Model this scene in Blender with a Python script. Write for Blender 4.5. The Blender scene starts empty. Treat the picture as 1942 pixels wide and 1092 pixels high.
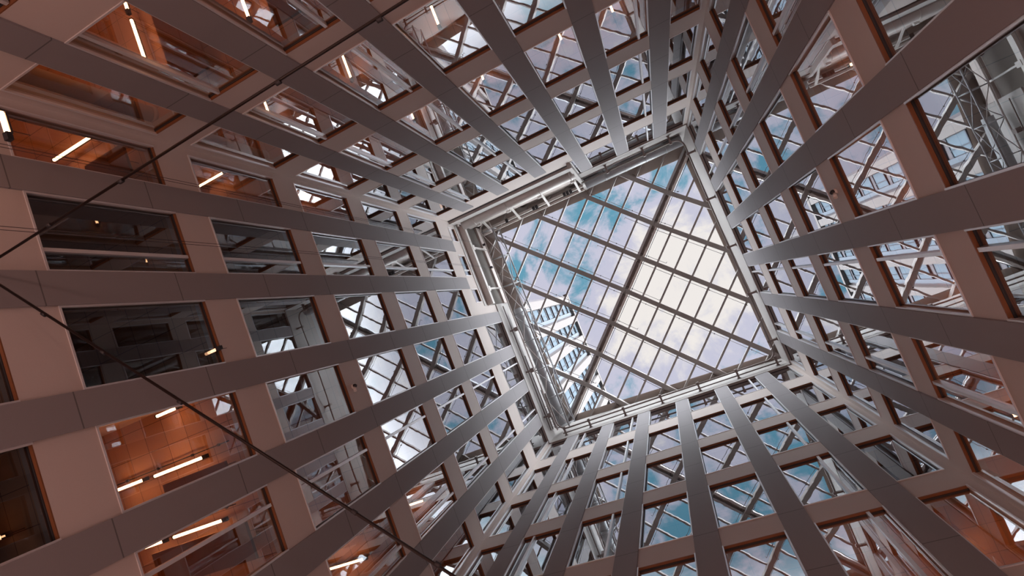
import bpy, bmesh, math, random
from mathutils import Matrix, Vector
random.seed(7)
scene = bpy.context.scene
COL = scene.collection

# ------------------------------------------------------------------ camera
def rmul(a, b):
    return a @ b
rx, ry, rz = 0.0134, 0.2716, -0.3866
Rc = (Matrix.Rotation(rx, 3, 'X') @ Matrix.Rotation(ry, 3, 'Y') @ Matrix.Rotation(rz, 3, 'Z'))
ex, ey, ez = Rc.transposed() @ Vector((1, 0, 0)), Rc.transposed() @ Vector((0, 1, 0)), Rc.transposed() @ Vector((0, 0, 1))
EYE = 1.6                      # camera height above the lobby floor
cam_data = bpy.data.cameras.new('camera')
cam = bpy.data.objects.new('camera', cam_data)
COL.objects.link(cam)
M = Matrix.Identity(4)
for i in range(3):
    M[i][0] = ex[i]; M[i][1] = -ey[i]; M[i][2] = -ez[i]
M[2][3] = EYE
cam.matrix_world = M
cam_data.sensor_fit = 'HORIZONTAL'
cam_data.sensor_width = 36.0
cam_data.lens = 36.0 * 1008.82 / 1942.0
cam_data.clip_start = 0.05
cam_data.clip_end = 1000
scene.camera = cam
FP = 1008.82
def project(P):
    v = Rc @ Vector((P[0], P[1], P[2] - EYE))
    if v.z < 0.05: return None
    return 971 + FP * v.x / v.z, 546 + FP * v.y / v.z
def ray(x, y):
    d = Rc.transposed() @ Vector(((x - 971) / FP, (y - 546) / FP, 1.0))
    return d / d.z

# ------------------------------------------------------------------ colour management, world, lights
vs = scene.view_settings
vs.view_transform = 'Standard'; vs.look = 'None'; vs.gamma = 1.0; vs.use_curve_mapping = False
vs.exposure = 0.0
scene.cycles.use_denoising = True
scene.cycles.max_bounces = 8
scene.cycles.diffuse_bounces = 4
scene.cycles.glossy_bounces = 4
scene.cycles.transparent_max_bounces = 12
scene.cycles.caustics_reflective = False
scene.cycles.caustics_refractive = False
scene.cycles.sample_clamp_indirect = 6.0

world = bpy.data.worlds.new('sky'); scene.world = world
world.use_nodes = True
nt = world.node_tree; N = nt.nodes; L = nt.links; N.clear()
out = N.new('ShaderNodeOutputWorld'); bg = N.new('ShaderNodeBackground')
tc = N.new('ShaderNodeTexCoord'); sep = N.new('ShaderNodeSeparateXYZ')
L.new(tc.outputs['Generated'], sep.inputs[0])
def mth(nt, op, a, b=None, c=None, clamp=False):
    n = nt.nodes.new('ShaderNodeMath'); n.operation = op; n.use_clamp = clamp
    for i, v in enumerate((a, b, c)):
        if v is None: continue
        if isinstance(v, (int, float)): n.inputs[i].default_value = v
        else: nt.links.new(v, n.inputs[i])
    return n.outputs[0]
def mixc(nt, fac, a, b):
    n = nt.nodes.new('ShaderNodeMix'); n.data_type = 'RGBA'
    if isinstance(fac, (int, float)): n.inputs[0].default_value = fac
    else: nt.links.new(fac, n.inputs[0])
    for s, v in ((6, a), (7, b)):
        if isinstance(v, tuple): n.inputs[s].default_value = (*v, 1)
        else: nt.links.new(v, n.inputs[s])
    return n.outputs[2]
def mrange(nt, v, a, b, c=0.0, d=1.0, smooth=True):
    n = nt.nodes.new('ShaderNodeMapRange'); n.interpolation_type = 'SMOOTHSTEP' if smooth else 'LINEAR'
    nt.links.new(v, n.inputs[0])
    for i, x in enumerate((a, b, c, d)): n.inputs[i + 1].default_value = x
    return n.outputs[0]
zc = mth(nt, 'MAXIMUM', sep.outputs[2], 0.12)
gx = mth(nt, 'DIVIDE', sep.outputs[0], zc); gy = mth(nt, 'DIVIDE', sep.outputs[1], zc)
comb = N.new('ShaderNodeCombineXYZ'); L.new(gx, comb.inputs[0]); L.new(gy, comb.inputs[1])
noise = N.new('ShaderNodeTexNoise'); noise.inputs['Scale'].default_value = 10.0
noise.inputs['Detail'].default_value = 7.0; noise.inputs['Roughness'].default_value = 0.62
noise.inputs['Distortion'].default_value = 0.35
L.new(comb.outputs[0], noise.inputs['Vector'])
noise2 = N.new('ShaderNodeTexNoise'); noise2.inputs['Scale'].default_value = 2.6
noise2.inputs['Detail'].default_value = 3.0
mp = N.new('ShaderNodeMapping'); mp.inputs['Location'].default_value = (3.1, 1.7, 0.4)
L.new(comb.outputs[0], mp.inputs[0]); L.new(mp.outputs[0], noise2.inputs['Vector'])
def bump_at(px, py, rad):
    r = ray(px, py)
    dx = mth(nt, 'SUBTRACT', gx, r.x); dy = mth(nt, 'SUBTRACT', gy, r.y)
    d2 = mth(nt, 'ADD', mth(nt, 'MULTIPLY', dx, dx), mth(nt, 'MULTIPLY', dy, dy))
    return mrange(nt, mth(nt, 'SQRT', d2), 0.0, rad, 1.0, 0.0)
cover = mth(nt, 'ADD', mth(nt, 'MULTIPLY', mth(nt, 'SUBTRACT', noise.outputs['Fac'], 0.5), 1.4), 0.515)
cover = mth(nt, 'ADD', cover, mth(nt, 'MULTIPLY', bump_at(1310, 520, 0.20), 0.42))
cover = mth(nt, 'ADD', cover, mth(nt, 'MULTIPLY', bump_at(1200, 600, 0.14), 0.16))
cover = mth(nt, 'ADD', cover, mth(nt, 'MULTIPLY', bump_at(1230, 690, 0.10), 0.14))
cover = mth(nt, 'SUBTRACT', cover, mth(nt, 'MULTIPLY', bump_at(1090, 400, 0.12), 0.10))
cover = mth(nt, 'SUBTRACT', cover, mth(nt, 'MULTIPLY', bump_at(985, 520, 0.07), 0.16))
cover = mth(nt, 'SUBTRACT', cover, mth(nt, 'MULTIPLY', bump_at(1130, 620, 0.06), 0.16))
cover = mth(nt, 'SUBTRACT', cover, mth(nt, 'MULTIPLY', bump_at(1240, 330, 0.10), 0.06))
cover = mth(nt, 'ADD', cover, mth(nt, 'MULTIPLY', bump_at(1430, 640, 0.10), 0.12))
cover = mth(nt, 'SUBTRACT', cover, mth(nt, 'MULTIPLY', mrange(nt, gy, -0.50, -0.20, 1.0, 0.0), 0.16))
cover = mth(nt, 'SUBTRACT', cover, mth(nt, 'MULTIPLY', mrange(nt, gx, -0.60, -0.24, 1.0, 0.0), 0.15))
c1 = mixc(nt, mrange(nt, cover, 0.30, 0.52), (0.135, 0.345, 0.475), (0.58, 0.575, 0.705))
c2 = mixc(nt, mrange(nt, cover, 0.56, 0.84), c1, (0.88, 0.83, 0.80))
band = mth(nt, 'MULTIPLY', mrange(nt, sep.outputs[2], 0.62, 0.90, 1.0, 0.0), mrange(nt, sep.outputs[2], 0.25, 0.55, 0.0, 1.0))  # glow added at mid elevations, out of view, to light the upper walls
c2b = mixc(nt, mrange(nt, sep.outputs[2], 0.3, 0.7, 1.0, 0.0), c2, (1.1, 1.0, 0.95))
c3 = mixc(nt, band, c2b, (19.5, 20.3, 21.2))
low = mrange(nt, sep.outputs[2], -0.02, 0.02, 0.0, 1.0)
c4 = mixc(nt, low, (0.10, 0.09, 0.08), c3)
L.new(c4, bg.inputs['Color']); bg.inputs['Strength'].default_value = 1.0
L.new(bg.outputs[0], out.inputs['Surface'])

def lamp_area(name, loc, target, size, power, color, shape='DISK', size_y=None, spread=None):
    ld = bpy.data.lights.new(name, 'AREA'); ld.shape = shape; ld.size = size
    if size_y: ld.size_y = size_y
    if spread: ld.spread = spread
    ld.energy = power; ld.color = color
    o = bpy.data.objects.new(name, ld); COL.objects.link(o)
    o.location = loc
    o.rotation_euler = (Vector(target) - Vector(loc)).to_track_quat('-Z', 'Y').to_euler()
    return o
# warm fill lights added out of view to brighten the facades from below
XL, XR, YT, YB = -9.059, 4.3215, -7.154, 6.294
FILL_SPOTS = []
for i in range(4):
    f = (i + 0.5) / 4
    for (x, y) in ((XL + 1.2, YT + f * (YB - YT)), (XR - 1.2, YT + f * (YB - YT)), (XL + f * (XR - XL), YT + 1.2), (XL + f * (XR - XL), YB - 1.2)):
        FILL_SPOTS.append((x, y))
FILL_POWER = 50.0
for x, y in FILL_SPOTS:
    lamp_area('wall_fill_light', (x, y, 0.35), (x * 0.85 - 0.35, y * 0.85, 20), 0.5, FILL_POWER, (1.0, 0.56, 0.47))
# pale sun behind the clouds, low in the east: it strikes the tower above the roof
sd = bpy.data.lights.new('sun', 'SUN'); sd.energy = 0.2; sd.angle = math.radians(12); sd.color = (1.0, 0.93, 0.88)
sun = bpy.data.objects.new('sun', sd); COL.objects.link(sun)
sun.rotation_euler = (Vector((0, 0, 0)) - Vector((1.0, 0.25, 0.16))).to_track_quat('-Z', 'Y').to_euler()

# ------------------------------------------------------------------ materials
def new_mat(name):
    m = bpy.data.materials.new(name); m.use_nodes = True
    return m, m.node_tree, m.node_tree.nodes['Principled BSDF']
def mat(name, col, rough=0.6, metal=0.0, var=0.06, vscale=3.0, bump=0.0, spec=0.4):
    m, nt, b = new_mat(name)
    tcn = nt.nodes.new('ShaderNodeTexCoord')
    nz = nt.nodes.new('ShaderNodeTexNoise'); nz.inputs['Scale'].default_value = vscale; nz.inputs['Detail'].default_value = 4
    nt.links.new(tcn.outputs['Object'], nz.inputs['Vector'])
    lo = tuple(max(0, c * (1 - var)) for c in col); hi = tuple(min(1, c * (1 + var)) for c in col)
    nt.links.new(mixc(nt, nz.outputs['Fac'], lo, hi), b.inputs['Base Color'])
    b.inputs['Roughness'].default_value = rough; b.inputs['Metallic'].default_value = metal
    b.inputs['Specular IOR Level'].default_value = spec
    if bump:
        bp = nt.nodes.new('ShaderNodeBump'); bp.inputs['Strength'].default_value = bump; bp.inputs['Distance'].default_value = 0.01
        n2 = nt.nodes.new('ShaderNodeTexNoise'); n2.inputs['Scale'].default_value = 60
        nt.links.new(tcn.outputs['Object'], n2.inputs['Vector']); nt.links.new(n2.outputs['Fac'], bp.inputs['Height'])
        nt.links.new(bp.outputs[0], b.inputs['Normal'])
    return m
def seamed(name, col, zs, half=0.012, axis=2, rough=0.7, grain=90.0, var=0.08):
    """cladding panel: fine grain and dark joints at the given world coordinates"""
    m, nt, b = new_mat(name)
    geo = nt.nodes.new('ShaderNodeNewGeometry'); sp = nt.nodes.new('ShaderNodeSeparateXYZ')
    nt.links.new(geo.outputs['Position'], sp.inputs[0])
    nz = nt.nodes.new('ShaderNodeTexNoise'); nz.inputs['Scale'].default_value = grain; nz.inputs['Detail'].default_value = 2
    nt.links.new(geo.outputs['Position'], nz.inputs['Vector'])
    nb = nt.nodes.new('ShaderNodeTexNoise'); nb.inputs['Scale'].default_value = 0.5; nb.inputs['Detail'].default_value = 3
    nt.links.new(geo.outputs['Position'], nb.inputs['Vector'])
    f = mth(nt, 'ADD', mth(nt, 'MULTIPLY', nz.outputs['Fac'], 0.6), mth(nt, 'MULTIPLY', nb.outputs['Fac'], 0.4))
    base = mixc(nt, f, tuple(c * (1 - var) for c in col), tuple(min(1, c * (1 + var)) for c in col))
    (z0, step) = zs
    t = mth(nt, 'SUBTRACT', sp.outputs[axis], z0 - half)
    t = mth(nt, 'WRAP', t, 0.0, step) if False else mth(nt, 'FLOORED_MODULO', t, step)
    line = mth(nt, 'LESS_THAN', t, 2 * half)
    nt.links.new(mixc(nt, line, base, tuple(c * 0.5 for c in col)), b.inputs['Base Color'])
    b.inputs['Roughness'].default_value = rough; b.inputs['Specular IOR Level'].default_value = 0.25
    return m
ZOFF = EYE
M_SPAN = seamed('spandrel_cladding', (0.55, 0.49, 0.465), (0.5, 50.0))
M_FIN = seamed('pier_cladding', (0.265, 0.250, 0.262), (6.27 + ZOFF - 2.57 * 3, 2.57), half=0.011)
M_TRIM = mat('pale_aluminium', (0.72, 0.72, 0.74), 0.32, 0.35)
M_SILL = mat('painted_jamb', (0.50, 0.42, 0.40), 0.6)
M_HEAD = mat('copper_brown_reveal', (0.20, 0.080, 0.034), 0.42, 0.0, 0.12, 8.0)
M_DARK = mat('dark_gasket', (0.03, 0.03, 0.035), 0.5)
M_RING = seamed('parapet_cladding', (0.44, 0.42, 0.41), (0.5, 50.0), var=0.04)
M_BRONZE = mat('roof_deck_soffit', (0.34, 0.29, 0.262), 0.7)
M_RECESS_SHADE = mat('recess_shade_board', (0.10, 0.085, 0.075), 0.8)  # darker copy of the soffit brown, recess shade put into the colour
M_BEAM = mat('roof_beam_paint', (0.29, 0.265, 0.255), 0.5)
M_PIPE = mat('grey_steel_rail', (0.20, 0.17, 0.16), 0.4, 0.3)
M_PALE = mat('pale_painted_steel', (0.60, 0.57, 0.55), 0.45, 0.1)
M_DUCT = mat('galvanised_duct', (0.38, 0.39, 0.41), 0.45, 0.3)
M_ROD = mat('dark_rod', (0.010, 0.004, 0.003), 0.45)
M_WIRE = mat('wire_rope', (0.05, 0.04, 0.045), 0.5, 0.4)
M_ROOM = mat('office_wall', (0.42, 0.25, 0.17), 0.8)
M_WOOD = mat('baffle_board', (0.20, 0.085, 0.035), 0.7, 0, 0.2, 5.0)
M_FLOOR = mat('lobby_floor', (0.36, 0.25, 0.21), 0.6)
M_WHITE = mat('white_fitting', (0.72, 0.70, 0.68), 0.5)
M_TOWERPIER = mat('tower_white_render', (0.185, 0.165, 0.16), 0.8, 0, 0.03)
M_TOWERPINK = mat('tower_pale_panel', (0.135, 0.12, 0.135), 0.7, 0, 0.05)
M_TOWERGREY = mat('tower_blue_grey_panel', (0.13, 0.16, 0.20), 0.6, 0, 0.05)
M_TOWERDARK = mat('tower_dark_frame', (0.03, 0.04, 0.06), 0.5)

def ceiling_mat(name, ca, cb):
    m, nt, b = new_mat(name)
    geo = nt.nodes.new('ShaderNodeNewGeometry')
    br = nt.nodes.new('ShaderNodeTexBrick'); br.offset = 0.0
    br.inputs['Scale'].default_value = 1.0; br.inputs['Brick Width'].default_value = 0.6; br.inputs['Row Height'].default_value = 0.6
    br.inputs['Mortar Size'].default_value = 0.006
    br.inputs['Color1'].default_value = (*ca, 1); br.inputs['Color2'].default_value = (*cb, 1)
    br.inputs['Mortar'].default_value = (0.12, 0.05, 0.03, 1)
    nt.links.new(geo.outputs['Position'], br.inputs['Vector'])
    nt.links.new(br.outputs['Color'], b.inputs['Base Color']); b.inputs['Roughness'].default_value = 0.85
    return m
M_CEIL_LIT = ceiling_mat('lit_ceiling_tiles', (0.62, 0.34, 0.21), (0.52, 0.27, 0.16))  # orange lamp glow put into the tile colour of the lit rows
M_CEIL_UNLIT = ceiling_mat('unlit_ceiling_tiles', (0.30, 0.31, 0.32), (0.25, 0.26, 0.27))  # grey copy of the tiles, the unlit rows' shade put into it

def glass_mat(name, ior, tint, wav=0.0, wscale=1.1, refl=(0.95, 0.97, 1.0), base=0.0, power=4.0, rough=0.0):
    m = bpy.data.materials.new(name); m.use_nodes = True
    nt = m.node_tree; nt.nodes.clear()
    o = nt.nodes.new('ShaderNodeOutputMaterial'); mx = nt.nodes.new('ShaderNodeMixShader')
    g = nt.nodes.new('ShaderNodeBsdfGlossy'); g.inputs['Roughness'].default_value = rough; g.inputs['Color'].default_value = (*refl, 1)
    t = nt.nodes.new('ShaderNodeBsdfTransparent'); t.inputs['Color'].default_value = (*tint, 1)
    # pane reflectance from both faces: symmetric in view direction (Schlick on |cos|)
    geo = nt.nodes.new('ShaderNodeNewGeometry')
    dp = nt.nodes.new('ShaderNodeVectorMath'); dp.operation = 'DOT_PRODUCT'
    nt.links.new(geo.outputs['Normal'], dp.inputs[0]); nt.links.new(geo.outputs['Incoming'], dp.inputs[1])
    c = mth(nt, 'ABSOLUTE', dp.outputs['Value'])
    f0 = ((ior - 1) / (ior + 1)) ** 2
    p = mth(nt, 'POWER', mth(nt, 'SUBTRACT', 1.0, c, clamp=True), power)
    fac = mth(nt, 'ADD', mth(nt, 'MULTIPLY', p, 1 - f0), f0 + base, clamp=True)
    nt.links.new(fac, mx.inputs[0]); nt.links.new(t.outputs[0], mx.inputs[1]); nt.links.new(g.outputs[0], mx.inputs[2])
    if wav:
        nz = nt.nodes.new('ShaderNodeTexNoise'); nz.inputs['Scale'].default_value = wscale; nz.inputs['Detail'].default_value = 1.0
        mpn = nt.nodes.new('ShaderNodeMapping'); mpn.inputs['Scale'].default_value = (1, 1, 1.6)
        nt.links.new(geo.outputs['Position'], mpn.inputs[0]); nt.links.new(mpn.outputs[0], nz.inputs['Vector'])
        bp = nt.nodes.new('ShaderNodeBump'); bp.inputs['Strength'].default_value = 1.0; bp.inputs['Distance'].default_value = wav
        nt.links.new(nz.outputs['Fac'], bp.inputs['Height']); nt.links.new(bp.outputs[0], g.inputs['Normal'])
    nt.links.new(mx.outputs[0], o.inputs['Surface'])
    return m
M_GLASS = glass_mat('window_glass', 1.6, (0.44, 0.49, 0.51), 0.0006, power=1.4)
M_CLEAR = glass_mat('clear_glass', 1.3, (0.92, 0.96, 0.97), power=3.0)
M_ROOFGLASS = glass_mat('roof_glass', 1.08, (0.99, 1.0, 1.0), rough=0.35)
M_TOWERGLASS = mat('tower_glass', (0.16, 0.22, 0.27), 0.25, 0.1, 0.1)

def emit_mat(name, col, s):
    m = bpy.data.materials.new(name); m.use_nodes = True
    nt = m.node_tree; nt.nodes.clear()
    o = nt.nodes.new('ShaderNodeOutputMaterial'); e = nt.nodes.new('ShaderNodeEmission')
    e.inputs['Color'].default_value = (*col, 1); e.inputs['Strength'].default_value = s
    nt.links.new(e.outputs[0], o.inputs['Surface'])
    return m
M_TUBE = emit_mat('warm_tube', (1.0, 0.42, 0.19), 32.0)
M_TUBEDIM = emit_mat('warm_tube_dim', (1.0, 0.50, 0.27), 2.5)

# ------------------------------------------------------------------ mesh helpers
class MB:
    """collects shapes in world coordinates; build() links them as one mesh object"""
    def __init__(self): self.v = []; self.f = []; self.mi = []; self.smooth = []
    def hexa(self, pts, mi=0):
        b = len(self.v); self.v += [tuple(p) for p in pts]
        for f in ((0, 1, 2, 3), (7, 6, 5, 4), (0, 4, 5, 1), (1, 5, 6, 2), (2, 6, 7, 3), (3, 7, 4, 0)):
            self.f.append(tuple(b + i for i in f)); self.mi.append(mi); self.smooth.append(False)
    def box(self, a, b, mi=0):
        (x0, y0, z0), (x1, y1, z1) = a, b
        self.hexa([(x0, y0, z0), (x1, y0, z0), (x1, y1, z0), (x0, y1, z0), (x0, y0, z1), (x1, y0, z1), (x1, y1, z1), (x0, y1, z1)], mi)
    def quad(self, pts, mi=0):
        b = len(self.v); self.v += [tuple(p) for p in pts]; self.f.append(tuple(range(b, b + len(pts)))); self.mi.append(mi); self.smooth.append(False)
    def tube(self, pts, r, n=10, mi=0, caps=True):
        pts = [Vector(p) for p in pts]; rings = []
        for i, p in enumerate(pts):
            d = (pts[min(i + 1, len(pts) - 1)] - pts[max(i - 1, 0)]).normalized()
            up = Vector((0, 0, 1)) if abs(d.z) < 0.9 else Vector((1, 0, 0))
            s = d.cross(up).normalized(); t = s.cross(d).normalized()
            rad = r[i] if isinstance(r, (list, tuple)) else r
            b = len(self.v)
            for k in range(n):
                a = 2 * math.pi * k / n
                self.v.append(tuple(p + s * (math.cos(a) * rad) + t * (math.sin(a) * rad)))
            rings.append(b)
        for a, b in zip(rings, rings[1:]):
            for k in range(n):
                self.f.append((a + k, a + (k + 1) % n, b + (k + 1) % n, b + k)); self.mi.append(mi); self.smooth.append(True)
        if caps:
            self.f.append(tuple(rings[0] + k for k in range(n))[::-1]); self.mi.append(mi); self.smooth.append(False)
            self.f.append(tuple(rings[-1] + k for k in range(n))); self.mi.append(mi); self.smooth.append(False)
    def bar(self, p, q, w, h, up=(0, 0, 1), mi=0):
        """rectangular bar from p to q, w across, h along up (centred)"""
        p, q, up = Vector(p), Vector(q), Vector(up)
        d = (q - p).normalized(); s = d.cross(up).normalized() * (w / 2); u = s.cross(d).normalized() * (h / 2)
        self.hexa([p - s - u, p + s - u, p + s + u, p - s + u, q - s - u, q + s - u, q + s + u, q - s + u], mi)
    def build(self, name, mats, parent=None, loc=None, recalc=True):
        if not isinstance(mats, (list, tuple)): mats = [mats]
        me = bpy.data.meshes.new(name)
        if loc is None:
            if parent is not None: loc = ORG[parent.name]
            else:
                xs = [v[0] for v in self.v]; ys = [v[1] for v in self.v]; zs = [v[2] for v in self.v]
                loc = ((min(xs) + max(xs)) / 2, (min(ys) + max(ys)) / 2, min(zs))
        me.from_pydata([(v[0] - loc[0], v[1] - loc[1], v[2] - loc[2]) for v in self.v], [], self.f)
        for m in mats: me.materials.append(m)
        for p, mi, sm in zip(me.polygons, self.mi, self.smooth): p.material_index = mi; p.use_smooth = sm
        if recalc:
            bm = bmesh.new(); bm.from_mesh(me); bmesh.ops.recalc_face_normals(bm, faces=bm.faces); bm.to_mesh(me); bm.free()
        o = bpy.data.objects.new(name, me); COL.objects.link(o)
        if parent is not None:
            o.parent = parent
            po = ORG[parent.name]; o.location = (loc[0] - po[0], loc[1] - po[1], loc[2] - po[2])
        else: o.location = loc
        ORG[o.name] = loc
        return o
ORG = {}
def tag(o, label, cat, group=None, kind=None):
    o['label'] = label; o['category'] = cat
    if group: o['group'] = group
    if kind: o['kind'] = kind
    return o
def empty(name, loc):
    o = bpy.data.objects.new(name, None); COL.objects.link(o); o.location = loc; o.empty_display_size = 0.2
    ORG[o.name] = tuple(loc); return o
ORD = ['first', 'second', 'third', 'fourth', 'fifth', 'sixth', 'seventh', 'eighth', 'ninth', 'tenth', 'eleventh', 'twelfth', 'thirteenth', 'fourteenth', 'fifteenth', 'sixteenth', 'seventeenth', 'eighteenth']

# ------------------------------------------------------------------ the well: four walls
WN = {'L': 'left', 'T': 'top', 'R': 'right', 'B': 'bottom'}
def W(w, u, d, z):
    z += EYE
    if w == 'L': return (XL - d, u, z)
    if w == 'R': return (XR + d, u, z)
    if w == 'T': return (u, YT - d, z)
    return (u, YB + d, z)
def wbox(mb, w, u0, u1, d0, d1, z0, z1, mi=0):
    mb.hexa([W(w, u0, d0, z0), W(w, u1, d0, z0), W(w, u1, d1, z0), W(w, u0, d1, z0),
             W(w, u0, d0, z1), W(w, u1, d0, z1), W(w, u1, d1, z1), W(w, u0, d1, z1)], mi)
EDGES = {  # bay edges along each wall: start of bay 0, then the two sides of piers 1-6, end of bay 6
    'L': [-6.966, -5.953, -5.334, -3.854, -3.238, -1.761, -1.146, 0.330, 0.960, 2.409, 3.070, 4.488, 5.155, 6.130],
    'T': [-8.871, -7.886, -7.241, -5.838, -5.170, -3.708, -3.067, -1.631, -0.996, 0.458, 1.093, 2.524, 3.170, 4.150],
    'B': [-8.899, -7.905, -7.258, -5.827, -5.180, -3.745, -3.115, -1.659, -1.033, 0.420, 1.039, 2.500, 3.129, 4.144],
    'R': [-6.984, -5.989, -5.342, -3.870, -3.257, -1.784, -1.167, 0.298, 0.927, 2.388, 3.025, 4.464, 5.092, 6.101]}
SPAN = {'L': (YT, YB), 'R': (YT, YB), 'T': (XL, XR), 'B': (XL, XR)}
SZ = [2.62, 6.466, 10.307, 14.152, 18.0, 21.849, 26.45]
HZ = [5.565, 9.412, 13.228, 17.059, 20.865, 25.041, 29.45]
MULL = {'L': {1: .72, 4: .30, 5: .78}, 'T': {1: .20, 2: .74, 5: .78}, 'B': {1: .28, 2: .76, 5: .76}, 'R': {1: .76, 4: .24, 5: .74}}
D = 0.085          # depth of the window reveals
TH = 0.30         # wall thickness
def bay(w, b): return EDGES[w][2 * b], EDGES[w][2 * b + 1]
def step_zone(w, b): return w in 'LT' and b <= 2     # the stepped corner, where the facade stops lower
def in_view(w, u0, u1, z0, z1, m=260):
    for u in (u0, (u0 + u1) / 2, u1):
        for z in (z0, (z0 + z1) / 2, z1):
            p = project(W(w, u, 0, z))
            if p and -m < p[0] < 1942 + m and -m < p[1] < 1092 + m: return True
    return False
WALLTOP = {'L': 29.45, 'R': 29.45, 'T': 29.45, 'B': 29.45}
OPEN = {}
for w in 'LTBR':
    for b in range(7):
        for k in range(7):
            u0, u1 = bay(w, b); z0, z1 = SZ[k], HZ[k]
            if k == 6 and w == 'T' and b <= 2: continue
            if k == 6 and w == 'T' and b == 3: u0 = -1.80 
            if k == 6 and w == 'L' and b <= 2: 
                z1 = 27.36
                u0, u1 = ((-6.80, -5.97), (-5.17, -3.98), (-3.22, -2.45))[b]
            if not in_view(w, u0, u1, z0, z1): continue
            OPEN[(w, b, k)] = (u0, u1, z0, z1)
ROOFZR, ROOFM, ROOFC = 33.6, 0.2, -1.66
def roofz(x, y): return ROOFZR - ROOFM * abs((x + y) / math.sqrt(2) - ROOFC)

for w in 'LTBR':
    mb = MB()
    e = EDGES[w]; s0, s1 = SPAN[w]
    strips = [(s0, e[0])] + [(e[2 * i + 1], e[2 * i + 2]) for i in range(6)] + [(e[13], s1)]
    for a, b_ in strips: wbox(mb, w, a, b_, 0, TH, -EYE, 29.45)
    for b in range(7):
        u0, u1 = bay(w, b); prev = -EYE
        for k in range(7):
            if (w, b, k) not in OPEN: continue
            a0, a1, z0, z1 = OPEN[(w, b, k)]
            th = 0.11 if (w == 'L' and b <= 2 and k == 6) else TH
            wbox(mb, w, u0, u1, 0, TH, prev, z0)
            if a0 > u0 + .01: wbox(mb, w, u0, a0, 0, th, z0, z1)
            if a1 < u1 - .01: wbox(mb, w, a1, u1, 0, th, z0, z1)
            prev = z1
        if prev < 29.44: wbox(mb, w, u0, u1, 0, 0.11 if (w == 'L' and b <= 2) else TH, prev, 29.45)
    o = mb.build('wall_' + WN[w], M_SPAN)
    tag(o, {'L': 'pinkish beige facade of the atrium on the left, behind the near rods',
            'T': 'pinkish beige facade along the top with most of the lit offices',
            'B': 'pinkish beige facade along the bottom, facing up to the skylight',
            'R': 'pinkish beige facade on the right with blue sky reflections'}[w], 'wall', kind='structure')

# windows: frame (with a slim trim standing just proud), pane, head panel, mullion
wn = 0
for (w, b, k), (u0, u1, z0, z1) in OPEN.items():
    wn += 1
    t = 0.035
    mb = MB()
    wbox(mb, w, u0, u0 + t, -0.02, 0.03, z0, z1); wbox(mb, w, u1 - t, u1, -0.02, 0.03, z0, z1)
    wbox(mb, w, u0 + t, u1 - t, -0.02, 0.03, z0, z0 + t)
    wbox(mb, w, u0, u0 + 0.015, 0.03, D + 0.02, z0, z1, 1); wbox(mb, w, u1 - 0.015, u1, 0.03, D + 0.02, z0, z1, 1)
    wbox(mb, w, u0 + 0.015, u1 - 0.015, 0.03, D + 0.02, z0, z0 + 0.015, 1)
    fr = mb.build('window_%d' % wn, [M_TRIM, M_SILL])
    who = 'in the bay before the first pier' if b == 0 else ('in the bay after the sixth pier' if b == 6 else 'between the %s and %s piers' % (ORD[b - 1], ORD[b]))
    tag(fr, '%s facade window %s, %s row up' % (WN[w], who, ORD[k]), 'window', kind='structure')
    g = MB(); g.quad([W(w, u0, D, z0), W(w, u1, D, z0), W(w, u1, D, z1), W(w, u0, D, z1)])
    g.build('pane', M_CLEAR if (w == 'L' and b <= 2 and k == 6) else M_GLASS, fr, recalc=False)
    h = MB(); wbox(h, w, u0 + 0.015, u1 - 0.015, 0.0, D - 0.022, z1 - 0.02, z1 - 0.001); wbox(h, w, u0 + 0.015, u1 - 0.015, D - 0.022, D + 0.05, z1 - 0.035, z1 - 0.001, 1)
    hp = h.build('head_panel', [M_HEAD, M_DARK], fr); hp['label'] = 'copper brown head panel'
    if b in MULL[w] and k < 7:
        um = u0 + (u1 - u0) * MULL[w][b]
        m_ = MB(); wbox(m_, w, um - 0.035, um + 0.035, D - 0.07, D + 0.03, z0 + 0.01, z1 - 0.03)
        m_.build('mullion', M_TRIM, fr)

# piers: broad flat boards standing proud of the wall
for w in 'LTBR':
    for i in range(6):
        a, b_ = EDGES[w][2 * i + 1], EDGES[w][2 * i + 2]
        top = 26.25 if (w in 'LT' and i <= 1) or (w == 'T' and i == 2) else 29.42
        zlo = -EYE
        mb = MB(); wbox(mb, w, a, b_, -0.045, 0.0, zlo, top)
        o = mb.build('facade_pier', M_FIN)
        end = 'top left' if w in 'LT' else ('top right' if w == 'R' else 'bottom left')
        tag(o, 'mauve grey pier of the %s facade, %s from the %s corner' % (WN[w], ORD[i], end), 'pier', 'clad piers of the %s facade' % WN[w])

# parapet rings above the facades
def ring_top(x, y): return roofz(x, y) - 0.35
def parapet(w, u0, u1, name, label, n=8):
    mb = MB()
    for i in range(n):
        a = u0 + (u1 - u0) * i / n; b_ = u0 + (u1 - u0) * (i + 1) / n
        pa, pb = W(w, a, 0, 0), W(w, b_, 0, 0)
        za, zb = ring_top(pa[0], pa[1]), ring_top(pb[0], pb[1])
        q = [W(w, a, -0.06, 29.42), W(w, b_, -0.06, 29.42), W(w, b_, TH, 29.42), W(w, a, TH, 29.42),
             W(w, a, -0.06, za), W(w, b_, -0.06, zb), W(w, b_, TH, zb), W(w, a, TH, za)]
        mb.hexa(q)
    return tag(mb.build(name, M_RING), label, 'parapet', kind='structure')
parapet('B', XL, XR, 'trim_1', 'pale parapet band above the bottom facade, under the skylight')
parapet('R', YT, YB, 'trim_2', 'pale parapet band above the right facade, under the skylight')
parapet('T', -1.85, XR, 'trim_3', 'pale parapet band above the top facade, right of the step')
parapet('L', -2.2, YB, 'trim_4', 'pale parapet band above the left facade, below the step')

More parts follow.
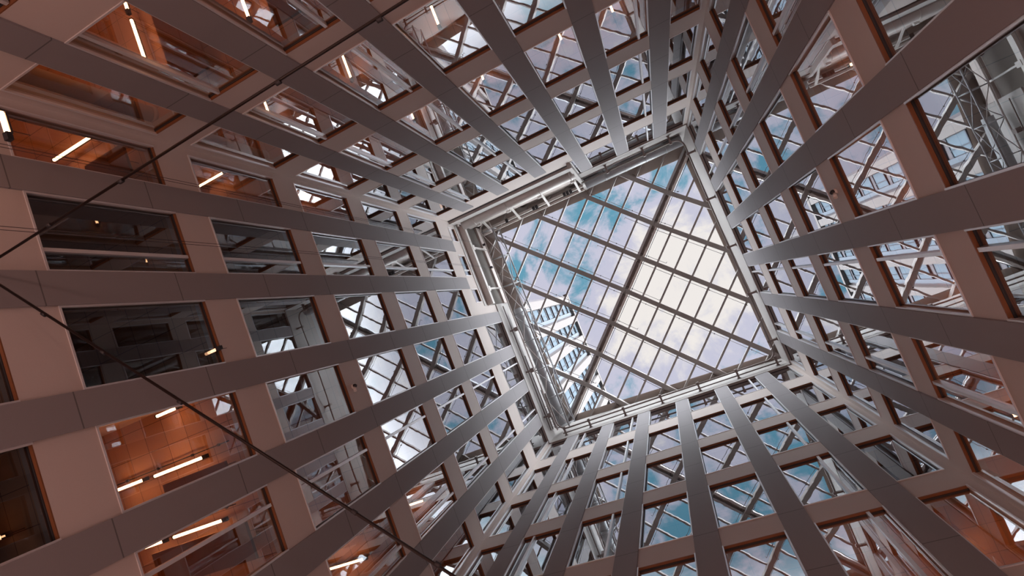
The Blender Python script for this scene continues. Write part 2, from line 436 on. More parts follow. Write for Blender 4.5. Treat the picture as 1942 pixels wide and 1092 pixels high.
# floor
mb = MB(); mb.box((XL - 6, YT - 6, -0.2), (XR + 6, YB + 6, 0.0)); tag(mb.build('floor', M_FLOOR), 'lobby floor at the foot of the atrium', 'floor', kind='structure')

# ------------------------------------------------------------------ offices behind the glass
DEP = 5.0
def outer(w):   # plan rectangle behind wall w, without overlaps at the corners
    if w == 'L': return (XL - DEP, XL - TH - .01, YT - DEP, YB + DEP)
    if w == 'R': return (XR + TH + .01, XR + DEP, YT - DEP, YB + DEP)
    if w == 'T': return (XL - TH, XR + TH, YT - DEP, YT - TH - .01)
    return (XL - TH, XR + TH, YB + TH + .01, YB + DEP)
for w in 'LTBR':
    x0, x1, y0, y1 = outer(w)
    for k in range(7):
        mb = MB()
        c0 = HZ[k] + 0.12 + EYE
        c1 = (SZ[k + 1] - 0.08 + EYE) if k < 6 else c0 + 0.6
        mb.box((x0, -2.2 if (w == 'L' and k == 6) else y0, c0), (x1, y1, c1))
        tag(mb.build('ceiling', M_CEIL_LIT if k < 4 else M_CEIL_UNLIT), 'tiled office ceiling above the %s window row of the %s facade' % (ORD[k], WN[w]), 'ceiling', kind='structure')
bw = MB()
zt = 30.0 + EYE
bw.box((XL - DEP - .2, YT - DEP, 0), (XL - DEP, YB + DEP, zt)); bw.box((XR + DEP, YT - DEP, 0), (XR + DEP + .2, YB + DEP, zt))
bw.box((XL - DEP - .2, YT - DEP - .2, 0), (XR + DEP + .2, YT - DEP, zt)); bw.box((XL - DEP - .2, YB + DEP, 0), (XR + DEP + .2, YB + DEP + .2, zt))
tag(bw.build('wall_back', M_ROOM), 'brown back walls of the offices round the atrium', 'wall', kind='structure')
def partition(name, a, b, z0, z1, label):
    mb = MB(); mb.box((a[0], a[1], z0 + EYE), (b[0], b[1], z1 + EYE)); tag(mb.build(name, M_ROOM), label, 'wall', kind='structure')
for y, nm in ((-5.64, 'first'), (-1.45, 'third')):
    for k in range(7):
        z0 = (SZ[k] - 0.08) if k else -EYE
        partition('wall_partition', (XL - DEP, y - .06), (XL - TH, y + .06), z0, HZ[k] + .12, 'office partition behind the %s pier of the left facade, %s row up' % (nm, ORD[k]))

# tube lamps hung under the office ceilings. Each: (wall, row, two pixels of the photograph it was read from, dim?)
LAMPS = [('T', 1, (247.8, 38.8), (282.8, 132.6), 0), ('T', 1, (226, -16), (245, 16), 0), ('T', 1, (451, -14), (474, 31), 0),
         ('T', 2, (499.6, 192), (516.6, 229.4), 0), ('T', 2, (647.6, 102.6), (666.4, 147.6), 0), ('T', 2, (818, 12), (831.6, 47.5), 0),
         ('T', 3, (774, 197), (784, 226.5), 0), ('T', 3, (907, 129), (918, 151.4), 0), ('T', 3, (1054, 50), (1064.8, 76.3), 0), ('T', 3, (1152, -3), (1162.4, 23.8), 0),
         ('T', 3, (650, 277), (659, 292), 0), ('T', 0, (1.3, 212.7), (13.8, 251.5), 0),
         ('L', 1, (102, 303), (176.7, 256.6), 0), ('L', 2, (376.6, 353), (423, 328), 0), ('L', 3, (562, 371), (580, 363.3), 0),
         ('L', 1, (395.4, 668.6), (411.7, 662.4), 1),
         ('L', 1, (215, 932), (272.8, 910), 0), ('L', 1, (294, 903), (385.4, 866.5), 0), ('L', 1, (297.8, 788.7), (335.3, 773.7), 0),
         ('L', 1, (260, 1044), (310, 1025.5), 0), ('L', 1, (330, 1018), (423, 986.7), 0), ('L', 2, (622.6, 1079), (690, 1060.5), 0),
         ('L', 3, (772, 959), (802.8, 949), 0), ('L', 0, (-30, 1030), (8, 1017), 1),
         ('R', 2, (1610, 122), (1646, 110), 0), ('R', 2, (1722, 342), (1765, 326), 0), ('R', 2, (1833, 577), (1880, 561), 0), ('R', 2, (1921, 790), (1975, 772), 0),
         ('B', 2, (1836, 1030), (1852, 1075), 0)]
for i, (w, k, a, b_, dim) in enumerate(LAMPS):
    z = HZ[k] + 0.12 - 0.30
    A = ray(*a) * z; B = ray(*b_) * z
    # fittings run square to the facade: keep the mean line, straighten the direction
    if w in 'LR':
        ym = (A.y + B.y) / 2; A = Vector((A.x, ym, z)); B = Vector((B.x, ym, z))
    else:
        xm = (A.x + B.x) / 2; A = Vector((xm, A.y, z)); B = Vector((xm, B.y, z))
    A.z += EYE; B.z += EYE
    d = (B - A).normalized()
    root = empty('tube_lamp', ((A + B) / 2))
    mb = MB(); mb.tube([A, B], 0.032, 8); mb.build('tube', M_TUBEDIM if dim else M_TUBE, root)
    mb = MB(); mb.bar(B, B + d * 0.12, 0.085, 0.075); mb.build('end_cap', M_DARK, root)
    mb = MB(); mb.bar(A - d * 0.03, A, 0.075, 0.07); mb.build('end_cap', M_DARK, root)
    mb = MB(); mb.bar(A + Vector((0, 0, .05)), B + Vector((0, 0, .05)), 0.05, 0.03); mb.build('housing', M_DARK, root)
    for f in (0.15, 0.85):
        mb = MB(); P = A + (B - A) * f; mb.tube([P + Vector((0, 0, .06)), P + Vector((0, 0, .30))], 0.006, 6); mb.build('hanger', M_WIRE, root)
    px, py = (a[0] + b_[0]) / 2, (a[1] + b_[1]) / 2
    tag(root, 'warm tube lamp number-less'.replace(' number-less', '') + ' under the %s row ceiling of the %s facade' % (ORD[k], WN[w]), 'lamp', 'warm tube lamps in the offices')
    LAMPS[i] = (root, w, k, px, py)
# labels that single out each lamp: by row, facade and order along it
from collections import defaultdict
gr = defaultdict(list)
for root, w, k, px, py in LAMPS: gr[(w, k)].append((px if w in 'TB' else py, root))
for (w, k), lst in gr.items():
    lst.sort(key=lambda t: t[0])
    for j, (_, root) in enumerate(lst):
        base = 'warm tube lamp, %s facade, %s window row' % (WN[w], ORD[k])
        if len(lst) > 1:
            base += ', %s %s' % (ORD[j], 'from the left' if w in 'TB' else 'from the top')
        root['label'] = base

# boards hung below the ceilings, round risers and sprinkler pipes in the lit offices
ROOM_FILL = [(-11.5, -9.6, 1, 60), (-7.5, -9.6, 1, 60), (-3.5, -9.6, 1, 45), (-11.0, -8.0, 2, 22), (-6.5, -9.4, 2, 22), (-2.5, -9.4, 2, 18),
              (-11.0, -7.6, 3, 26), (-7.0, -9.2, 3, 26), (-2.5, -9.2, 3, 18), (1.5, -9.2, 3, 18), (-11.6, 0.4, 1, 26), (-11.6, 3.6, 1, 34), (-11.6, 4.2, 2, 34), (-11.4, 4.2, 3, 30),
              (6.6, -4.0, 2, 35), (6.6, -0.2, 2, 20), (6.6, 3.4, 2, 30), (3.6, 8.6, 2, 60), (6.4, 6.0, 2, 50), (0.6, 8.8, 2, 25), (-10.8, -10.2, 0, 40), (-11.8, -4.0, 0, 10)]
for x, y, k, pw in ROOM_FILL:      # unseen fill lights added to warm the office ceilings
    ld = bpy.data.lights.new('room_fill_light', 'POINT'); ld.energy = pw; ld.color = (1.0, 0.36, 0.14); ld.shadow_soft_size = 0.25
    o = bpy.data.objects.new('room_fill_light', ld); COL.objects.link(o); o.location = (x, y, SZ[k] + 0.7 + EYE)
def board(k, pts, label):
    z = HZ[k] + 0.12 - 0.38
    q = [ray(*p) * z for p in pts]
    x0, x1 = min(p.x for p in q), max(p.x for p in q); y0, y1 = min(p.y for p in q), max(p.y for p in q)
    mb = MB(); mb.box((x0, y0, z + EYE), (x1, y1, z + EYE + 0.07))
    root = empty('ceiling_board', ((x0 + x1) / 2, (y0 + y1) / 2, z + EYE)); tag(root, label, 'board')
    mb.build('panel', M_WOOD, root)
    for x in (x0 + .1, x1 - .1):
        m2 = MB(); m2.tube([(x, (y0 + y1) / 2, z + EYE + .06), (x, (y0 + y1) / 2, z + EYE + .38)], .008, 6); m2.build('hanger', M_WIRE, root)
board(1, [(283, 19), (372, 64), (391, 128), (330, 150)], 'brown board under the office ceiling beside the longest lit tube, top left')
board(1, [(500, -20), (522, 47), (572, 17)], 'brown board under the office ceiling left of the mullion, top edge')
board(1, [(226, 274), (248, 326), (160, 316)], 'brown board under the ceiling of the orange corner office, left')
board(1, [(310, 919), (425, 875), (429, 890), (313, 936)], 'narrow brown board below the two long tubes of the left facade')
board(1, [(300, 1092), (464, 991), (486, 1060)], 'wide brown board beyond the mullion in the bottom left office')
def riser(k, px, r, label):
    P = ray(*px); P = P * ((YT - 0.55) / P.y)
    mb = MB(); mb.tube([(P.x, P.y, SZ[k] - .08 + EYE), (P.x, P.y, HZ[k] + .02 + EYE)], r, 24); mb.tube([(P.x, P.y, HZ[k] + .02 + EYE), (P.x, P.y, HZ[k] + .12 + EYE)], r * 1.12, 24)
    tag(mb.build('round_riser', M_SILL), label, 'riser')
riser(1, (300, 224), 0.20, 'thick round riser in the lit corner office, lowest of the two')
riser(2, (522, 306), 0.20, 'round riser in the dim corner office above the lit one')
def sprinkler(k, a, b_, label):
    z = HZ[k] + 0.12 - 0.12; A = ray(*a) * z; B = ray(*b_) * z
    ym = (A.y + B.y) / 2
    root = empty('sprinkler_pipe', (A.x, ym, z + EYE)); tag(root, label, 'pipe')
    mb = MB(); mb.tube([(A.x, ym, z + EYE), (B.x, ym, z + EYE)], .012, 6); mb.build('pipe', M_ROD, root)
    for f in (.12, .4, .7, .92):
        x = A.x + (B.x - A.x) * f
        mb = MB(); mb.tube([(x, ym, z + EYE - .05), (x, ym, z + EYE)], .03, 8); mb.build('head', M_ROD, root)
sprinkler(1, (215, 905), (440, 852), 'thin pipe above the two long tubes of the left facade')
sprinkler(1, (265, 1010), (450, 965), 'thin pipe above the tubes of the bottom left office')

# ------------------------------------------------------------------ the skylight: two slopes meeting on a diagonal ridge
def P3(n, s, dz=0.0):
    """point from coordinates along the ridge normal: n = (y-x)/sqrt2, s = (x+y)/sqrt2"""
    x = (s - n) / math.sqrt(2); y = (s + n) / math.sqrt(2)
    return Vector((x, y, ROOFZR - ROOFM * abs(s - ROOFC) + dz + EYE))
def clip_line(p0, p1, box):
    x0, x1, y0, y1 = box; t0, t1 = 0.0, 1.0
    dx, dy = p1[0] - p0[0], p1[1] - p0[1]
    for p, q in ((-dx, p0[0] - x0), (dx, x1 - p0[0]), (-dy, p0[1] - y0), (dy, y1 - p0[1])):
        if abs(p) < 1e-9:
            if q < 0: return None
            continue
        r = q / p
        if p < 0: t0 = max(t0, r)
        else: t1 = min(t1, r)
    return (t0, t1) if t0 < t1 else None
OUT = (XL - 0.25, XR + 0.25, YT - 0.25, YB + 0.25)
GL = (-8.42, 4.10, -6.48, 6.05)      # daylight opening
MN = [v / math.sqrt(2) for v in (-7.2, -4.32, -1.2, 1.93, 5.0, 8.0, 11.0)]
def seg_s(n, s0, s1, box):
    a, b_ = P3(n, s0), P3(n, s1); c = clip_line(a, b_, box)
    if not c: return None
    return s0 + (s1 - s0) * c[0], s0 + (s1 - s0) * c[1]
for i, n in enumerate(MN):
    mb = MB(); c = seg_s(n, -14, 10, OUT)
    s0, s1 = c
    pts = [s0, ROOFC, s1] if s0 < ROOFC < s1 else [s0, s1]
    for a, b_ in zip(pts, pts[1:]):
        p, q = P3(n, a, 0.22), P3(n, b_, 0.22); mb.bar(p, q, 0.21, 0.44); 
        mb.bar(P3(n, a, 0.02), P3(n, b_, 0.02), 0.27, 0.04)
    tag(mb.build('skylight_rafter', M_BEAM), 'broad grey brown skylight rafter crossing the ridge, %s from the top right corner' % ORD[i], 'rafter', 'broad rafters of the skylight')
PQ = 1.082
cnt = {1: 0, -1: 0}
for k in list(range(1, 10)) + list(range(-1, -10, -1)):
    s = ROOFC + k * PQ
    a, b_ = P3(-14, s), P3(16, s); c = clip_line(a, b_, OUT)
    if not c: continue
    n0, n1 = -14 + 30 * c[0], -14 + 30 * c[1]
    if n1 - n0 < 0.5: continue
    mb = MB(); mb.bar(P3(n0, s, 0.36), P3(n1, s, 0.36), 0.115, 0.17)
    sg = 1 if k > 0 else -1; cnt[sg] += 1
    tag(mb.build('skylight_purlin', M_BEAM), 'slim skylight purlin parallel to the ridge, %s out towards the %s corner' % (ORD[cnt[sg] - 1], 'bottom right' if sg > 0 else 'top left'), 'purlin', 'slim purlins of the skylight')
# ridge frame
c = clip_line(P3(-14, ROOFC), P3(16, ROOFC), OUT); n0, n1 = -14 + 30 * c[0], -14 + 30 * c[1]
root = empty('ridge_frame', tuple(P3((n0 + n1) / 2, ROOFC, 0.2)))
tag(root, 'twin membered ridge frame running diagonally from top right to bottom left', 'ridge frame')
for ds, nm, m_ in ((-0.17, 'ridge_chord', M_DUCT), (0.17, 'ridge_chord', M_PALE)):
    mb = MB(); mb.bar(P3(n0, ROOFC + ds, 0.42), P3(n1, ROOFC + ds, 0.42), 0.15, 0.26); mb.build(nm, m_, root)
mb = MB(); mb.bar(P3(n0, ROOFC, 0.52), P3(n1, ROOFC, 0.48), 0.20, 0.05); mb.build('ridge_plate', M_BEAM, root)
mb = MB()
n = n0 + 0.4
while n < n1:
    mb.tube([P3(n, ROOFC + .05, 0.40), P3(n + .18, ROOFC + .08, 0.30)], 0.022, 6); n += 1.02
mb.build('vent_motor', M_PALE, root)
mb = MB(); mb.tube([P3(n0, ROOFC + .31, 0.36), P3(n1, ROOFC + .31, 0.36)], 0.018, 6); mb.build('ridge_cable', M_DARK, root)
# glazing and opaque margin
def roof_quad(mb, x0, x1, y0, y1, dz):
    """a rectangle of the roof surface cut along the ridge"""
    cs = math.sqrt(2) * ROOFC     # x + y = cs on the ridge
    pts = [(x0, y0), (x1, y0), (x1, y1), (x0, y1)]
    for sg in (1, -1):
        poly = []
        for i in range(4):
            p, q = pts[i], pts[(i + 1) % 4]
            fp, fq = sg * (p[0] + p[1] - cs), sg * (q[0] + q[1] - cs)
            if fp >= 0: poly.append(p)
            if fp * fq < 0:
                t = fp / (fp - fq); poly.append((p[0] + t * (q[0] - p[0]), p[1] + t * (q[1] - p[1])))
        if len(poly) >= 3: mb.quad([(x, y, roofz(x, y) + dz + EYE) for x, y in poly])
mb = MB(); roof_quad(mb, GL[0], GL[1], GL[2], GL[3], 0.5)
tag(mb.build('window_skylight', M_ROOFGLASS, recalc=False), 'clear glazing of the pitched skylight over the atrium', 'skylight', kind='structure')
mb = MB()
for (a, b_, c_, d_) in ((OUT[0] - .3, OUT[1] + .3, OUT[2] - .3, GL[2]), (OUT[0] - .3, OUT[1] + .3, GL[3], OUT[3] + .3), (OUT[0] - .3, GL[0], GL[2], GL[3]), (GL[1], OUT[1] + .3, GL[2], GL[3])):
    roof_quad(mb, a, b_, c_, d_, 0.5); roof_quad(mb, a, b_, c_, d_, 0.75)
tag(mb.build('ceiling_margin', M_BRONZE), 'brown opaque roof margin framing the skylight opening', 'roof soffit', kind='structure')
# walls closing the roof above the facades
mb = MB()
def closing(a, b_):
    n = 10
    for i in range(n):
        p = [a[j] + (b_[j] - a[j]) * i / n for j in (0, 1)]; q = [a[j] + (b_[j] - a[j]) * (i + 1) / n for j in (0, 1)]
        mb.quad([(p[0], p[1], 29.0 + EYE), (q[0], q[1], 29.0 + EYE), (q[0], q[1], roofz(*q) + 0.6 + EYE), (p[0], p[1], roofz(*p) + 0.6 + EYE)])
o_ = 0.29
closing((XL - o_, YT - o_), (XR + o_, YT - o_)); closing((XR + o_, YT - o_), (XR + o_, YB + o_))
closing((XR + o_, YB + o_), (XL - o_, YB + o_)); closing((XL - o_, YB + o_), (XL - o_, YT - o_))
tag(mb.build('wall_upstand', M_BRONZE), 'brown upstand closing the gap between parapet and skylight', 'wall', kind='structure')
# blind guide cables beside the rafters
gi = 0
for i, n in enumerate(MN):
    c = seg_s(n, -14, 10, GL)
    for sd_, f0, f1 in ((-1, .0, .62), (1, .30, 1.0)):
        if i in (0,) and sd_ > 0: continue
        a = c[0] + (c[1] - c[0]) * f0; b_ = c[0] + (c[1] - c[0]) * f1
        pts = [a] + ([ROOFC] if a < ROOFC < b_ else []) + [b_]
        mb = MB(); nn = n + sd_ * 0.27
        mb.tube([P3(nn, s, 0.30) for s in pts], 0.014, 6)
        mb.tube([P3(nn, pts[-1] if sd_ < 0 else pts[0], 0.30), P3(nn + .1 * sd_, pts[-1] if sd_ < 0 else pts[0], 0.34)], 0.014, 6)
        q = pts[0] + 0.8
        while q < pts[-1]:
            mb.box(tuple(P3(nn, q, 0.28) - Vector((.03, .03, .03))), tuple(P3(nn, q, 0.28) + Vector((.03, .03, .03)))); q += 2.1
        tag(mb.build('blind_cable', M_WIRE), 'thin dark cable on the %s side of the %s skylight rafter' % ('upper' if sd_ < 0 else 'lower', ORD[i]), 'cable', 'thin cables beside the rafters')

# ------------------------------------------------------------------ maintenance rail with outriggers round the parapet
RZ = 30.0 + EYE
def rail_path(off, r=0.5):
    x0, x1, y0, y1 = -8.35 , XR - off, YT + off, YB - off
    pts = [(-1.9, y0)]
    def arc(cx, cy, a0, a1):
        return [(cx + r * math.cos(a0 + (a1 - a0) * i / 8), cy + r * math.sin(a0 + (a1 - a0) * i / 8)) for i in range(9)]
    pts += arc(x1 - r, y0 + r, -math.pi / 2, 0) + arc(x1 - r, y1 - r, 0, math.pi / 2) + arc(x0 + r, y1 - r, math.pi / 2, math.pi)
    pts += [(x0, 3.6)]
    return [(x, y, RZ) for x, y in pts]
root = empty('maintenance_rail', (XR - 0.43, YB - 0.43, RZ))
tag(root, 'double pipe rail bent round the corners below the skylight', 'rail')
mb = MB(); mb.tube(rail_path(0.44), 0.045, 10); mb.build('rail_pipe', M_PIPE, root)
mb = MB(); mb.tube([(-1.9, YT + .20, RZ), (XR - .5, YT + .20, RZ)], 0.03, 8); mb.build('rail_pipe', M_PIPE, root)
mb = MB(); mb.tube([(-8.2, YB - .21, RZ), (XR - .3, YB - .21, RZ)], 0.035, 8); mb.build('rail_pipe', M_PIPE, root)
def outrigger(w, u, e=0.52, z=30.0, m_=None, grp='rail outriggers on the parapets', extra=''):
    mb = MB(); mb.bar(W(w, u, 0.05, z), W(w, u, -e, z), 0.10, 0.14)
    wbox(mb, w, u - .09, u + .09, -0.09, -0.05, z - .12, z + .12)
    wbox(mb, w, u - .07, u + .07, -e - .03, -e + .12, z - .06, z + .10)
    return mb.build('rail_bracket', m_ or M_PIPE)
brk = [('R', [-5.75, -3.07, -0.33, 2.32, 4.94]), ('B', [-8.05, -6.55, -4.48, -2.35, -0.27, 1.79, 3.8]), ('T', [-0.35, 1.80, 3.28])]
for w, us in brk:
    for j, u in enumerate(us):
        o = outrigger(w, u)
        tag(o, 'dark steel bracket holding the pipe rail on the %s parapet, %s from the %s' % (WN[w], ORD[j], 'top' if w == 'R' else 'left'), 'bracket', 'rail brackets on the %s parapet' % WN[w])

# ------------------------------------------------------------------ stepped corner: ducts, pale rails, trays
# duct along the top wall
mb = MB(); y = YT + 0.22
mb.tube([(XL + 0.35, y, 28.2 + EYE - .15), (-1.95, y, 28.2 + EYE - .15)], 0.30, 20)
for x in (-8.0, -6.0, -4.0, -2.2): mb.tube([(x, y, 28.05 + EYE), (x + .06, y, 28.05 + EYE)], 0.32, 20)
tag(mb.build('ventilation_duct', M_PALE), 'long pale round duct along the stepped end of the top facade', 'duct')
mb = MB(); wbox(mb, 'T', XL, -1.85, -0.16, 0.0, 26.95, 27.6)
tag(mb.build('trim_5', M_RING), 'pale ledge under the round duct on the top facade', 'ledge', kind='structure')
mb = MB(); wbox(mb, 'T', XL, -1.85, -0.03, 0.0, 26.80, 26.92)  # flat dark strip, colour stands in for the shade of a gap
tag(mb.build('trim_6', M_DARK), 'dark strip standing in for the shadow gap above the shorter piers', 'gap', kind='structure')
mb = MB(); wbox(mb, 'T', XL, -1.85, -0.10, 0.0, 28.75, 30.35)
tag(mb.build('trim_7', M_SPAN), 'beige fascia panel above the round duct', 'fascia', kind='structure')
mb = MB(); wbox(mb, 'T', -2.02, -1.83, -0.30, 0.0, 26.5, 33.0)
tag(mb.build('trim_8', M_RING), 'pale boxed end of the parapet at the step of the top facade', 'boxing', kind='structure')
root = empty('pale_rail', (-5.4, YT + .45, 31.2 + EYE))
tag(root, 'pale twin rail on hangers along the stepped end of the top facade', 'rail')
for dy, dz, r in ((0.36, 31.1, .07), (0.60, 31.1, .055)):
    mb = MB(); mb.bar((-8.6, YT + dy, dz + EYE), (-1.95, YT + dy, dz + EYE), r * 2, r * 2); mb.build('rail_bar', M_PALE, root)
for x in (-8.0, -6.11, -4.19, -2.22):
    mb = MB(); mb.bar((x, YT + .10, 29.6 + EYE), (x, YT + .62, 31.0 + EYE), 0.13, 0.06, up=(0, 1, 0)); mb.box((x - .12, YT + .02, 28.6 + EYE), (x + .12, YT + .52, 28.75 + EYE)); mb.build('hanger', M_PALE, root)
mb = MB()
for x in (-7.0, -5.2, -5.0, -3.2, -3.0, -2.8): mb.box((x, YT + .3, 30.9 + EYE), (x + .16, YT + .52, 31.02 + EYE))
mb.build('clamp', M_DARK, root)
# left side: tray, recess frame
mb = MB(); wbox(mb, 'L', YT + .2, -2.2, -0.34, -0.02, 28.15, 28.45)
tag(mb.build('cable_tray', M_PALE), 'pale cable tray along the stepped end of the left facade', 'cable tray')
mb = MB(); wbox(mb, 'L', YT, -2.2, -0.03, 0.0, 27.55, 27.85)
tag(mb.build('trim_9', M_RING), 'pale strip above the small windows of the left facade', 'strip', kind='structure')
mb = MB(); wbox(mb, 'L', YT, -2.2, -0.02, 0.0, 28.5, 30.9)
tag(mb.build('trim_10', M_RECESS_SHADE), 'brown wall with recess shade in its colour, behind the cable tray', 'recess', kind='structure')
mb = MB(); wbox(mb, 'L', YT, -2.2, -0.14, 0.0, 31.0, 31.7)
tag(mb.build('trim_11', M_SPAN), 'beige beam above the brown recess on the left facade', 'beam', kind='structure')
for j, y in enumerate((-5.6, -3.1)):
    mb = MB(); mb.bar((XL + .28, y, 28.6 + EYE), (XL + .30, y, 31.1 + EYE), 0.12, 0.08, up=(0, 1, 0)); mb.box((XL + .0, y - .14, 28.3 + EYE), (XL + .36, y + .14, 28.65 + EYE))
    tag(mb.build('tray_bracket', M_PALE), 'pale bracket from the cable tray up to the beam, %s' % ('nearer the corner' if j == 0 else 'nearer the lattice node'), 'bracket', 'brackets over the cable tray')

# lattice gantry with three chords along the left side
LZ = 30.5 + EYE
root = empty('lattice_gantry', (-7.9, 0, LZ)); tag(root, 'slender tubular lattice gantry along the left edge of the skylight', 'gantry')
ys = [-6.6 + 1.77 * i for i in range(8)]
y_end = ys[-1] + .1
CH = {'a': (-8.58, LZ), 'b': (-7.83, LZ), 'c': (-7.62, LZ + 0.75)}
for (x, z), r in ((CH['a'], .045), (CH['b'], .05), (CH['c'], .045)):
    mb = MB(); mb.tube([(x, ys[0], z), (x, y_end, z)], r, 8); mb.build('chord', M_PALE if x < -8 else M_DUCT, root)
for i, y in enumerate(ys):
    mb = MB()
    A, B, C = [(v[0], y, v[1]) for v in (CH['a'], CH['b'], CH['c'])]
    for p, q in ((A, B), (B, C), (A, C)): mb.tube([p, q], .028, 6)
    mb.build('frame_bar', M_DUCT, root)
    if i < len(ys) - 1:
        y2 = ys[i + 1]
        for p, q in (('a', 'b'), ('b', 'c'), ('c', 'a')):
            mb = MB(); pa = CH[p] if i % 2 == 0 else CH[q]; pb = CH[q] if i % 2 == 0 else CH[p]
            mb.tube([(pa[0], y, pa[1]), (pb[0], y2, pb[1])], .025, 6); mb.build('diagonal', M_DUCT if p != 'a' else M_PALE, root)
mb = MB()
mb.tube([(CH['a'][0], ys[0], LZ), (CH['a'][0] + .05, ys[0] - .35, LZ + .1), (CH['a'][0] + .35, ys[0] - .55, LZ + .2), (CH['b'][0] - .1, ys[0] - .5, LZ + .2), (CH['b'][0], ys[0], LZ)], .04, 8)
mb.build('end_hoop', M_PALE, root)
# big duct behind the gantry
mb = MB(); mb.tube([(-8.38, -1.6, 31.3 + EYE), (-8.38, 5.9, 31.3 + EYE)], 0.27, 20)
for y in (-1.3, 0.4, 1.6, 2.8, 4.0, 5.2): mb.tube([(-8.38, y, 31.3 + EYE), (-8.38, y + .05, 31.3 + EYE)], 0.285, 20)
tag(mb.build('ventilation_duct', M_DUCT), 'grey banded round duct running behind the lattice gantry', 'duct')
mb = MB(); mb.tube([(-1.78, YT + .36, 31.0 + EYE), (3.95, YT + .36, 31.0 + EYE)], 0.31, 20)
for x in (-0.6, 0.6, 1.8, 3.0): mb.tube([(x, YT + .36, 31.0 + EYE), (x + .05, YT + .36, 31.0 + EYE)], 0.325, 20)
tag(mb.build('ventilation_duct', M_DUCT), 'grey segmented round duct under the skylight above the top parapet', 'duct')
# pipes and ladder near the bottom left corner
root = empty('pipe_riser', (XL + .3, 4.8, 29.9 + EYE)); tag(root, 'bundle of brown pipes above the left parapet near the bottom left corner', 'pipes')
for i, (dx, r, ya) in enumerate(((.10, .035, -2.0), (.22, .03, 1.2), (.34, .028, 3.4))):
    mb = MB(); mb.tube([(XL + dx + .06, ya, 30.3 + EYE + i * .1), (XL + dx + .06, 5.75, 30.3 + EYE + i * .1)], r, 8); mb.build('pipe', M_PIPE, root)
for y in (-0.45, 2.12, 4.9):
    mb = MB(); mb.bar((XL, y, 30.2 + EYE), (XL + .5, y, 30.2 + EYE), 0.09, 0.12); mb.box((XL + .32, y - .12, 30.1 + EYE), (XL + .55, y + .12, 30.4 + EYE)); mb.build('clamp', M_PIPE, root)
root = empty('access_ladder', (-8.5, 5.0, 30.6 + EYE)); tag(root, 'small pale ladder lying by the duct end in the bottom left corner', 'ladder')
for x in (-8.86, -8.62):
    mb = MB(); mb.tube([(x, 4.3, 30.6 + EYE), (x, 5.8, 30.5 + EYE)], .018, 6); mb.build('stile', M_PALE, root)
mb = MB()
for j in range(9): mb.tube([(-8.86, 4.4 + j * .16, 30.59 + EYE), (-8.62, 4.4 + j * .16, 30.59 + EYE)], .012, 6)
mb.build('rungs', M_PALE, root)

# ------------------------------------------------------------------ near rods, wires, cameras
def rod(pa, pb, z, joints, label):
    A = ray(*pa) * z; B = ray(*pb) * z
    A.z = z; B.z = z
    d = (B - A)
    ts = []
    if abs(d.x) > 1e-6: ts += [(XL + 0.0 - A.x) / d.x, (XR - A.x) / d.x]
    if abs(d.y) > 1e-6: ts += [(YT - A.y) / d.y, (YB - A.y) / d.y]
    lo = max([t for t in ts if t <= 0.05] or [0]); hi = min([t for t in ts if t >= 0.5] or [1])
    P, Q = A + d * lo, A + d * hi
    P.z += EYE; Q.z += EYE
    root = empty('tie_rod', tuple(P)); tag(root, label, 'rod', 'dark rods crossing near the camera')
    mb = MB(); mb.tube([P, Q], 0.019, 10); mb.build('rod', M_ROD, root)
    dn = (Q - P).normalized()
    for j in joints:
        J = ray(*j) * z; J.z = z + EYE
        mb = MB(); mb.tube([J - dn * .035, J + dn * .035], 0.027, 10); mb.build('coupling', M_DARK, root)
    mb = MB(); mb.tube([P - dn * 0.0, P + dn * .05], 0.05, 12); mb.build('anchor_plate', M_DARK, root)
rod((0, 487), (770, 0), 5.5, [(94, 427), (230, 344), (528, 157), (720, 38)], 'dark rod rising across the upper left in front of the offices')
rod((0, 540), (860, 1092), 5.5, [(83, 596), (196, 668), (342, 762), (672, 971), (830, 1070)], 'dark rod falling across the lower left in front of the offices')
def wire(dirxy, x, ztop, label):
    root = None
    mb = MB()
    y = x * dirxy[1] / dirxy[0]
    for dd in (-.03, .03): mb.tube([(x, y + dd, 1.0), (x, y + dd, ztop + EYE)], 0.006, 6)
    mb.box((x - .08, y - .06, ztop + EYE), (x + .08, y + .06, ztop + EYE + .2))
    tag(mb.build('hanging_wire', M_WIRE), label, 'wire', 'thin wires hanging down the left facade')
wire((-1.428, -0.97), -8.65, 30.4, 'thin twin wire hanging beside the small windows nearer the corner')
wire((-1.515, -0.769), -8.70, 30.2, 'thin twin wire hanging across the dark windows of the left facade')
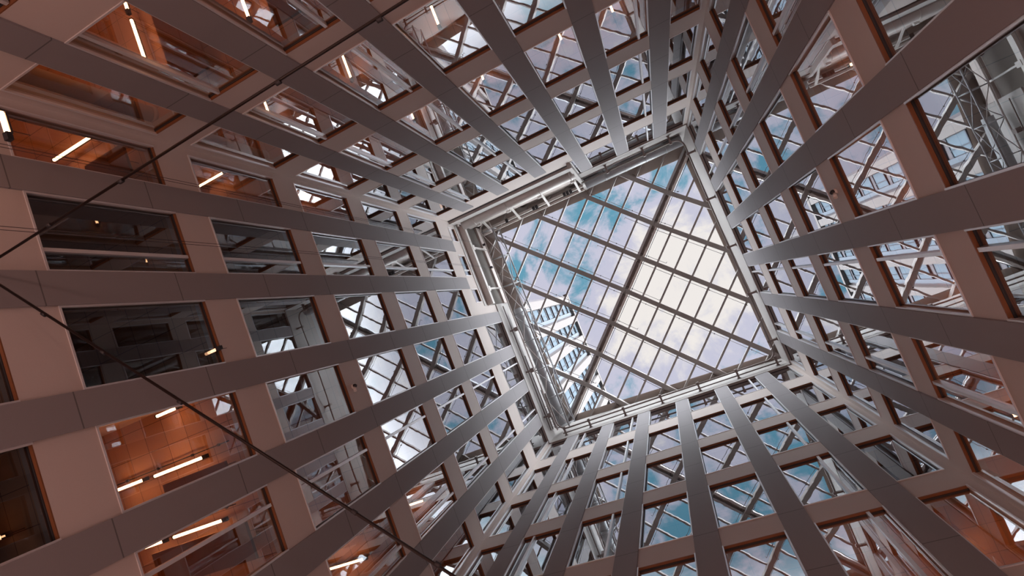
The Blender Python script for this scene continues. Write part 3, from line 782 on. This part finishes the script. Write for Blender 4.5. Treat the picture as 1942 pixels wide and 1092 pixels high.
def cctv(px, w, label):
    r = ray(*px); t = (XL / r.x) if w == 'L' else (XR / r.x)
    p = r * t; base = Vector((p.x, p.y, p.z + EYE)); n = Vector((1, 0, 0)) if w == 'L' else Vector((-1, 0, 0))
    root = empty('security_camera', tuple(base)); tag(root, label, 'camera')
    mb = MB(); mb.tube([base, base + n * .05], 0.07, 16); mb.build('mount', M_WHITE, root)
    mb = MB(); mb.tube([base + n * .05, base + n * .10, base + n * .14], [0.06, 0.055, 0.02], 14); mb.build('dome', M_DARK, root)
    mb = MB(); mb.tube([base + n * .06 + Vector((0, .04, -.02)), base + n * .10 + Vector((0, .14, -.10))], 0.045, 12); mb.build('housing', M_WHITE, root)
cctv((669, 733), 'L', 'small white security camera on the left facade beside a copper window head')
cctv((1586, 362), 'R', 'small white security camera on the right facade beside a copper window head')

# ------------------------------------------------------------------ tower outside
TX = -14.0; TZ = 84.0
root = empty('office_tower', (TX, 8, 0)); tag(root, 'tall white and glass tower seen through the skylight beyond the gantry', 'building')
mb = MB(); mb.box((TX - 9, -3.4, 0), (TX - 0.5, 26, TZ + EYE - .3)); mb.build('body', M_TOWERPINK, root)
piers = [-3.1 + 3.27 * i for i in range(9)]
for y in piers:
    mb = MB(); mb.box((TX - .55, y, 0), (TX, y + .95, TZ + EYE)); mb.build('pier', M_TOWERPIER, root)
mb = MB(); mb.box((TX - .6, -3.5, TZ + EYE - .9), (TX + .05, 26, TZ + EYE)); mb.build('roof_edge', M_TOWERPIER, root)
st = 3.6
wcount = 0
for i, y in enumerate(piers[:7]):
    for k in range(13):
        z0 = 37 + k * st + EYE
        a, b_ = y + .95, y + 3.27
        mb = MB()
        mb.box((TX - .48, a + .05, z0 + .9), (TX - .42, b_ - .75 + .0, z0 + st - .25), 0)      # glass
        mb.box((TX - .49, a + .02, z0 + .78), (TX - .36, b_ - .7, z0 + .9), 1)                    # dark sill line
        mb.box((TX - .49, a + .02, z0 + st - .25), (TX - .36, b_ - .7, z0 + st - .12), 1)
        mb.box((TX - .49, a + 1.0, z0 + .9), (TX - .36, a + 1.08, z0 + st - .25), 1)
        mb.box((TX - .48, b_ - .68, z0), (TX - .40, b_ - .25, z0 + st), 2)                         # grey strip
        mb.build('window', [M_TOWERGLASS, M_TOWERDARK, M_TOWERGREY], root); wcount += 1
